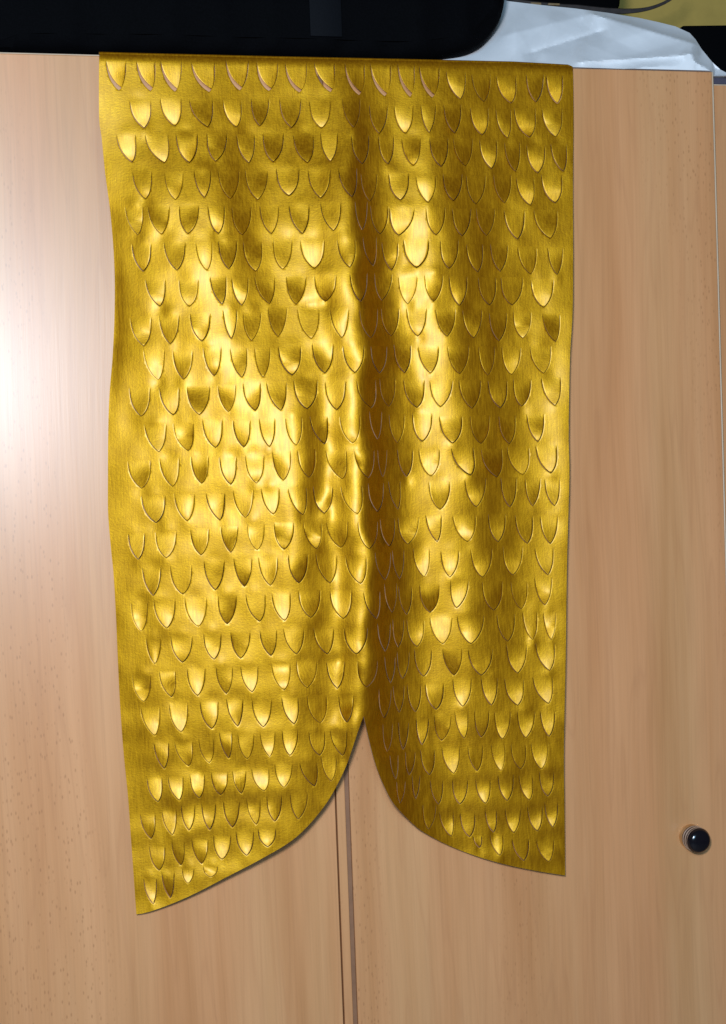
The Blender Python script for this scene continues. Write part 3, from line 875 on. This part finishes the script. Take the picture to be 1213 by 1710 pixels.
def flap_geo(fl):
    GAP = rng.uniform(0.6, 1.35)
    xm = (fl['xl'] + fl['xr']) / 2
    H_ = fl['yt'] - fl['y0']
    cx, cy = (xm + fl['xt']) / 2, fl['y0'] + .6 * H_
    e = 2.0
    c = np.array([cx]); d = np.array([cy])
    hx = float((hgt(c + e, d) - hgt(c - e, d))[0]) / (2 * e)
    hy = float((hgt(c, d + e) - hgt(c, d - e))[0]) / (2 * e)
    ox, oy = (cx - 9) / 2500, (cy - 690) / 2500          # slopes that would face the lamp squarely
    ty, tx = rng.normal(0.03, 0.085), rng.normal(0, 0.10)
    cu, bu = rng.normal(-0.7, 1.1), rng.normal(0.35, 1.0)
    low = np.clip((fl['yt'] - 560) / 350, 0, 1)
    ty = ty * 1.6 + 0.075 * low
    tx *= 1.6
    bu = bu * 1.2 + 1.1 * (1 - low)
    ctr = ((xm + fl['xt']) / 2, (fl['y0'] + fl['yt']) / 2 + 3)
    if near(ctr, BRIGHT):
        ty = np.clip(0.85 * (oy - hy), -.23, .25) + rng.normal(0, .02)
        tx = np.clip(0.6 * (ox - hx), -.22, .22)
        bu *= .5; cu *= .6
    elif near(ctr, DARK):
        ty = -np.sign(oy - hy if abs(oy - hy) > .03 else 1) * 0.17
        tx = -np.sign(ox - hx) * 0.15
    if fl['yt'] < 168 and fl['xl'] < 740:                # first row: pushed back through the sheet, bottom flicking out
        ty = -0.15 + rng.normal(0, .02); tx = rng.normal(-.05, .05); bu = -0.8
    w = (fl['xr'] - fl['xl']) / 2
    def off(px, py):
        t = np.clip((py - fl['y0']) / H_, 0, 1.2)
        s = (px - (xm + (fl['xt'] - xm) * t ** 1.7)) / w
        k = t * t * (1.6 - 0.6 * t)
        return ty * H_ * 0.75 * k + tx * w * s * np.minimum(1, t * 1.8) ** 2 + cu * s * s * t + bu * 5.3 * t * t * (1 - t)
    fl_s = lambda px, py: surf(px, py, off(px, py))
    pts = []
    first = fl['yt'] < 172 and fl['xl'] < 740
    for i, t in enumerate(TS[:-1]):
        xc, hw = shape(fl, t)
        if first:                                         # these hang back and aside, the slit gapes at lower left
            xc = xc + 4.0 * t * t; hw = hw * (1 - .10 * t)
        hw = max(float(hw) - GAP * min(1, t * 6), 0.4)
        for s in SC7:
            pts.append((float(xc) + s * hw, fl['y0'] + t * (H_ - GAP - 4.0 * first)))
    xc, _ = shape(fl, 1.0)
    pts.append((float(xc) + 4.0 * first, fl['yt'] - GAP * 1.2 - 4.0 * first))
    pts = np.array(pts)
    P = fl_s(pts[:, 0], pts[:, 1])
    n = normals_of(fl_s, pts[:, 0], pts[:, 1], 0.5)
    fs = []
    R_n = len(TS) - 1
    K_ = len(SC7)
    for i in range(R_n - 1):
        for k in range(K_ - 1):
            a = i * K_ + k
            fs += [[a, a + K_, a + K_ + 1], [a, a + K_ + 1, a + 1]]
    a = (R_n - 1) * K_
    for k in range(K_ - 1):
        fs.append([a + k, R_n * K_, a + k + 1])
    # rounded cut edge: rim normals lean outwards
    RIM_ = rng.uniform(.12, .38)
    for i in range(1, R_n):
        for k, sg in ((0, -1), (K_ - 1, 1)):
            q = i * K_ + k
            m0, m1 = (i - 1) * K_ + k, min((i + 1) * K_ + k, R_n * K_)
            td = P[m1] - P[m0]
            sd = np.cross(td, n[q]); sd /= np.linalg.norm(sd)
            if (sd @ (P[q] - P[i * K_ + 3])) < 0:
                sd = -sd
            n[q] = n[q] + RIM_ * sd * min(1, TS[i] * 4); n[q] /= np.linalg.norm(n[q])
    q = R_n * K_
    sd = P[q] - P[q - K_ + 3]; sd -= (sd @ n[q]) * n[q]; sd /= np.linalg.norm(sd)
    n[q] = n[q] + RIM_ * sd; n[q] /= np.linalg.norm(n[q])
    fs = [f if np.cross(P[f[1]] - P[f[0]], P[f[2]] - P[f[0]])[1] < 0 else f[::-1] for f in fs]
    # skip the wall at the hinge: it stays joined to the sheet
    V_, F_, M_, N_ = thicken(P, n, fs, TH)
    return V_, F_, M_, N_, P[3]

order = sorted(range(len(flaps)), key=lambda i: -(flaps[i]['xr'] - flaps[i]['xl']) * (flaps[i]['yt'] - flaps[i]['y0']))
rest = []
for rank, i in enumerate(order):
    geo = flap_geo(flaps[i])
    if rank < 300:
        mesh_obj("scale", geo[0], geo[1], [M_GOLD, M_SUEDE, M_EDGE], geo[2], geo[3], parent=sheet, origin=geo[4])
    else:
        rest.append(geo)
if rest:
    Vs, Fs, Ms, Ns, b0 = [], [], [], [], 0
    for V_, F_, M_, N_, _o in rest:
        Vs.append(V_); Ns.append(N_); Ms += M_
        Fs += [tuple(i + b0 for i in f) for f in F_]
        b0 += len(V_)
    ro = mesh_obj("small_scales", np.concatenate(Vs), Fs, [M_GOLD, M_SUEDE, M_EDGE], Ms, np.concatenate(Ns), parent=sheet, origin=s_org)
    ro["kind"] = "stuff"

# ------------------------------------------------------------------ things lying on the wardrobe
# black bag: rounded end, lying along the top
prof_px = [(-260, 84), (-40, 86), (166, 84), (470, 91), (600, 94.5), (690, 96.5), (735, 91.5), (782, 84), (808, 72), (826, 54), (840, 33), (848, 12), (851, -20), (846, -80), (820, -130), (760, -165), (600, -180), (-260, -180)]
pp = np.array(smooth_line(prof_px + [prof_px[0]]))
YF = 0.03
W3 = place(pp[:, 0], pp[:, 1], YF)
W3[:, 2] = np.maximum(W3[:, 2], ztop + 0.0035)
cen = W3.mean(0)
bm = bmesh.new()
loops = []
for (yy_, ins) in ((YF, 0.022), (YF + 0.004, 0.010), (YF + 0.012, 0.003), (YF + 0.024, 0.0), (0.36, 0.0), (0.38, 0.01), (0.40, 0.03)):
    lp = []
    for k, p in enumerate(W3):
        nx = np.array([0.0, 0.0])
        a = W3[(k - 2) % len(W3)]; b_ = W3[(k + 2) % len(W3)]
        t_ = (b_ - a)[[0, 2]]; nrm = np.array([t_[1], -t_[0]]); nrm /= np.linalg.norm(nrm) + 1e-9
        c2 = (cen - p)[[0, 2]]
        if nrm @ c2 < 0:
            nrm = -nrm
        lump = 0.0025 * math.sin(k * 0.55) + 0.002 * math.sin(k * 0.21 + 1)
        q = np.array([p[0] + nrm[0] * ins, yy_ + lump * (ins > 0.005), max(p[2] + nrm[1] * ins * (0.25 if p[2] < ztop + .01 else 1), ztop + 0.0034)])
        lp.append(bm.verts.new(tuple(q)))
    loops.append(lp)
for a, b_ in zip(loops[:-1], loops[1:]):
    for k in range(len(a)):
        bm.faces.new((a[k], a[(k + 1) % len(a)], b_[(k + 1) % len(a)], b_[k]))
for lp in (loops[0], loops[-1]):
    fc = bm.faces.new(lp)
bmesh.ops.triangulate(bm, faces=[f for f in bm.faces if len(f.verts) > 4])
bag = bm_obj("bag", bm, [M_BLACK], origin=(float(cen[0]), 0.2, ztop + 0.0035), angle=60)
tag(bag, "long black fabric bag with a rounded end lying on the wardrobe top", "bag")
a_ = place(517, 60, YF); b_ = place(571, 60, YF)
bm = bmesh.new()
zt_ = float(place(545, -170, YF)[2]); zb_ = float(place(545, 63, YF)[2])
add_box(bm, (float(a_[0]), YF - 0.0062, zb_), (float(b_[0]), YF + 0.02, zt_), 0.002, 2)
bm_obj("webbing_strap", bm, [M_WEB], bag, (float(a_[0]), YF, zb_))

# crumpled white plastic sheet beside it
OW = [(700, 100), (760, 103), (860, 104.5), (957, 112), (1070, 116), (1150, 118.5), (1187, 119.5), (1191, 121), (1193, 128), (1213, 130), (1222, 126), (1203, 116),
      (1190, 104), (1172, 82), (1162, 66), (1152, 55), (1128, 44), (1100, 37), (1068, 30), (1020, 22), (960, 14), (900, 8), (850, 2), (820, -8), (760, 40), (705, 85)]
ow = dense(OW + [OW[0]], 9)
gw = np.array([(x + random.uniform(-.6, .6), y + random.uniform(-.6, .6)) for y in np.arange(-6, 130, 2.4) for x in np.arange(705, 1222, 3.0)])
gw = gw[inside(ow, gw)]
gw = gw[seg_dist(np.array(ow), gw) > 2.2]
def sdl(x, y, p, q):
    d = np.subtract(q, p) / np.hypot(*np.subtract(q, p))
    s = (x - p[0]) * d[0] + (y - p[1]) * d[1]
    return s, (x - p[0]) * -d[1] + (y - p[1]) * d[0], np.hypot(*np.subtract(q, p))
def fold(x, y, p, q, amp_, wu, wd):
    """a crease: ridge along pq, falling off over wu above and wd below"""
    s, n, L_ = sdl(x, y, p, q)
    env = np.clip(s / 18 + .5, 0, 1) * np.clip((L_ - s) / 18 + .5, 0, 1)
    return amp_ * env * np.where(n > 0, np.exp(-np.abs(n) / wd), np.exp(-np.abs(n) / wu))
def wdepth(x, y):
    base = np.interp(x, [640, 957, 1190, 1193.5, 1222], [118, 118, 121, 130, 131])
    up = np.maximum(base - y, 0)
    d = 0.006 + 0.0011 * up
    d = d - fold(x, y, (985, 22), (1166, 75), 0.022, 8, 45)
    d = d - fold(x, y, (965, 104), (1165, 91), 0.012, 28, 7)
    d = d - fold(x, y, (1145, 92), (1186, 120), 0.016, 10, 14)
    d = d - fold(x, y, (880, 90), (1010, 50), -0.010, 10, 18)
    d = d - fold(x, y, (905, 95), (925, 25), 0.006, 14, 22)
    d = d - fold(x, y, (840, 60), (985, 24), 0.006, 24, 18)
    d = d + 0.0025 * np.sin(x / 27.0 + y / 15.0) + 0.034 * np.clip((860 - x) / 60, 0, 1)
    for (a_, lam, ph, am, cx_, sx_) in ((0.5, 83, 3, .0070, 900, 90), (-0.9, 71, 11, .0060, 1010, 70), (1.15, 95, 7, .0080, 1085, 80), (-0.35, 64, 20, .005, 850, 60)):
        u_ = (x * math.cos(a_) + y * 1.6 * math.sin(a_) + ph + 4 * np.sin(y / 19.0 + ph)) / lam
        tri_ = np.abs((u_ % 1.0) - 0.5) * 2
        d = d + 0.5 * am * (tri_ - .5) * np.exp(-((x - cx_) / sx_) ** 2)
    return np.maximum(d, 0.004)
vinw = [tuple(p) for p in ow] + [tuple(p) for p in gw]
rw = delaunay_2d_cdt([Vector(p) for p in vinw], [], [list(range(len(ow)))[::-1]], 0, 1e-4, True)
w2 = np.array([tuple(v) for v in rw[0]])
wf = [list(f) for f, of in zip(rw[2], rw[5]) if of]
WP = place(w2[:, 0], w2[:, 1], wdepth(w2[:, 0], w2[:, 1]))
WP[:, 2] = np.where(WP[:, 0] < xr1, np.maximum(WP[:, 2], ztop + 0.0012), np.maximum(WP[:, 2], zn + 0.001))
bm = bmesh.new()
bv = [bm.verts.new(tuple(p)) for p in WP]
for f in wf:
    try:
        bm.faces.new([bv[i] for i in f])
    except ValueError:
        pass
be = [e for e in bm.edges if e.is_boundary]
r = bmesh.ops.extrude_edge_only(bm, edges=be)
for v in [q for q in r['geom'] if isinstance(q, bmesh.types.BMVert)]:
    v.co.y = 0.50
    lim = ztop + 0.0012 if v.co.x < xr1 else zn + 0.001
    v.co.z = max(lim, v.co.z * 0.6 + lim * 0.4 + 0.01)
wp = bm_obj("plastic_sheet", bm, [M_WHITE], origin=tuple(place(960, 112, 0.1)), angle=28)
tag(wp, "crumpled bluish white sheet bundled on the wardrobe top, right of the black bag", "sheet")

# dark bag behind the white bundle, upper edge of the picture
def slab(name, px, y0, y1, mat, label, cat, bev=0.006, zmin=None):
    pts = place(np.array([p[0] for p in px], float), np.array([p[1] for p in px], float), y0)
    if zmin is not None:
        pts[:, 2] = np.maximum(pts[:, 2], zmin)
    bm_ = bmesh.new()
    fr = [bm_.verts.new(tuple(p)) for p in pts]
    f0 = bm_.faces.new(fr)
    rr_ = bmesh.ops.extrude_face_region(bm_, geom=[f0])
    for v in [q for q in rr_['geom'] if isinstance(q, bmesh.types.BMVert)]:
        v.co.y = y1
    bmesh.ops.bevel(bm_, geom=list(bm_.edges), offset=bev, segments=3, profile=0.5, affect='EDGES', clamp_overlap=True)
    o_ = bm_obj(name, bm_, [mat], origin=tuple(pts.mean(0)), angle=50)
    if label:
        tag(o_, label, cat)
    return o_
slab("box", [(1140, 42), (1300, 40), (1300, 180), (1140, 180)], 0.20, 0.52, M_BLACK,
     "plain black box standing on the cabinet behind the white sheet", "box", 0.004, zn + 0.0015)
slab("pouch", [(852, 11), (905, 14), (965, 17), (1030, 21), (1037, 10), (1040, -30), (1020, -110), (870, -110), (840, -40)], 0.30, 0.46, M_BLACK,
     "black pouch on the white sheet at the top edge, under the brown strap", "pouch", 0.008)

# brown strap curving over it
path = [(848, 3), (880, 8), (920, 11), (965, 14), (1010, 18), (1050, 18.5), (1078, 15.5), (1100, 9), (1118, 0), (1132, -12), (1140, -30)]
wid = [7, 8, 7, 6, 6.5, 6, 5.2, 4.2, 3.2, 2.6, 2.4]
sm = np.array(smooth_line(path))
ws = np.interp(np.linspace(0, 1, len(sm)), np.linspace(0, 1, len(wid)), wid)
bm = bmesh.new()
prevr = None
for k in range(len(sm)):
    a = sm[max(k - 1, 0)]; b_ = sm[min(k + 1, len(sm) - 1)]
    t_ = (b_ - a) / np.linalg.norm(b_ - a); nn = np.array([-t_[1], t_[0]])
    ring = []
    for (q, dd) in ((-1, 0.0), (-.8, -.003), (.8, -.003), (1, 0.0), (.8, .006), (-.8, .006)):
        p = sm[k] + nn * q * ws[k]
        ring.append(bm.verts.new(tuple(place(p[0], p[1], 0.27 + dd))))
    if prevr:
        for j in range(6):
            bm.faces.new((prevr[j], prevr[(j + 1) % 6], ring[(j + 1) % 6], ring[j]))
    else:
        bm.faces.new(ring)
    prevr = ring
bm.faces.new(prevr)
so = bm_obj("strap", bm, [M_STRAP], origin=tuple(place(990, 14, 0.27)), angle=50)
tag(so, "dark brown leather strap curving above the white sheet", "strap")
for (cx, cy, w_, h_) in ((896, 6, 9, 3.0), (926, 6.5, 10, 2.2)):
    p0 = place(cx - w_, cy - h_, 0.262); p1 = place(cx + w_, cy + h_, 0.262)
    bm = bmesh.new()
    add_box(bm, (float(p0[0]), 0.2625, float(p1[2])), (float(p1[0]), 0.2700, float(p0[2])), 0.0015, 2)
    bm_obj("stitched_patch", bm, [M_TAN], so, (float(p0[0]), 0.265, float(p1[2])))
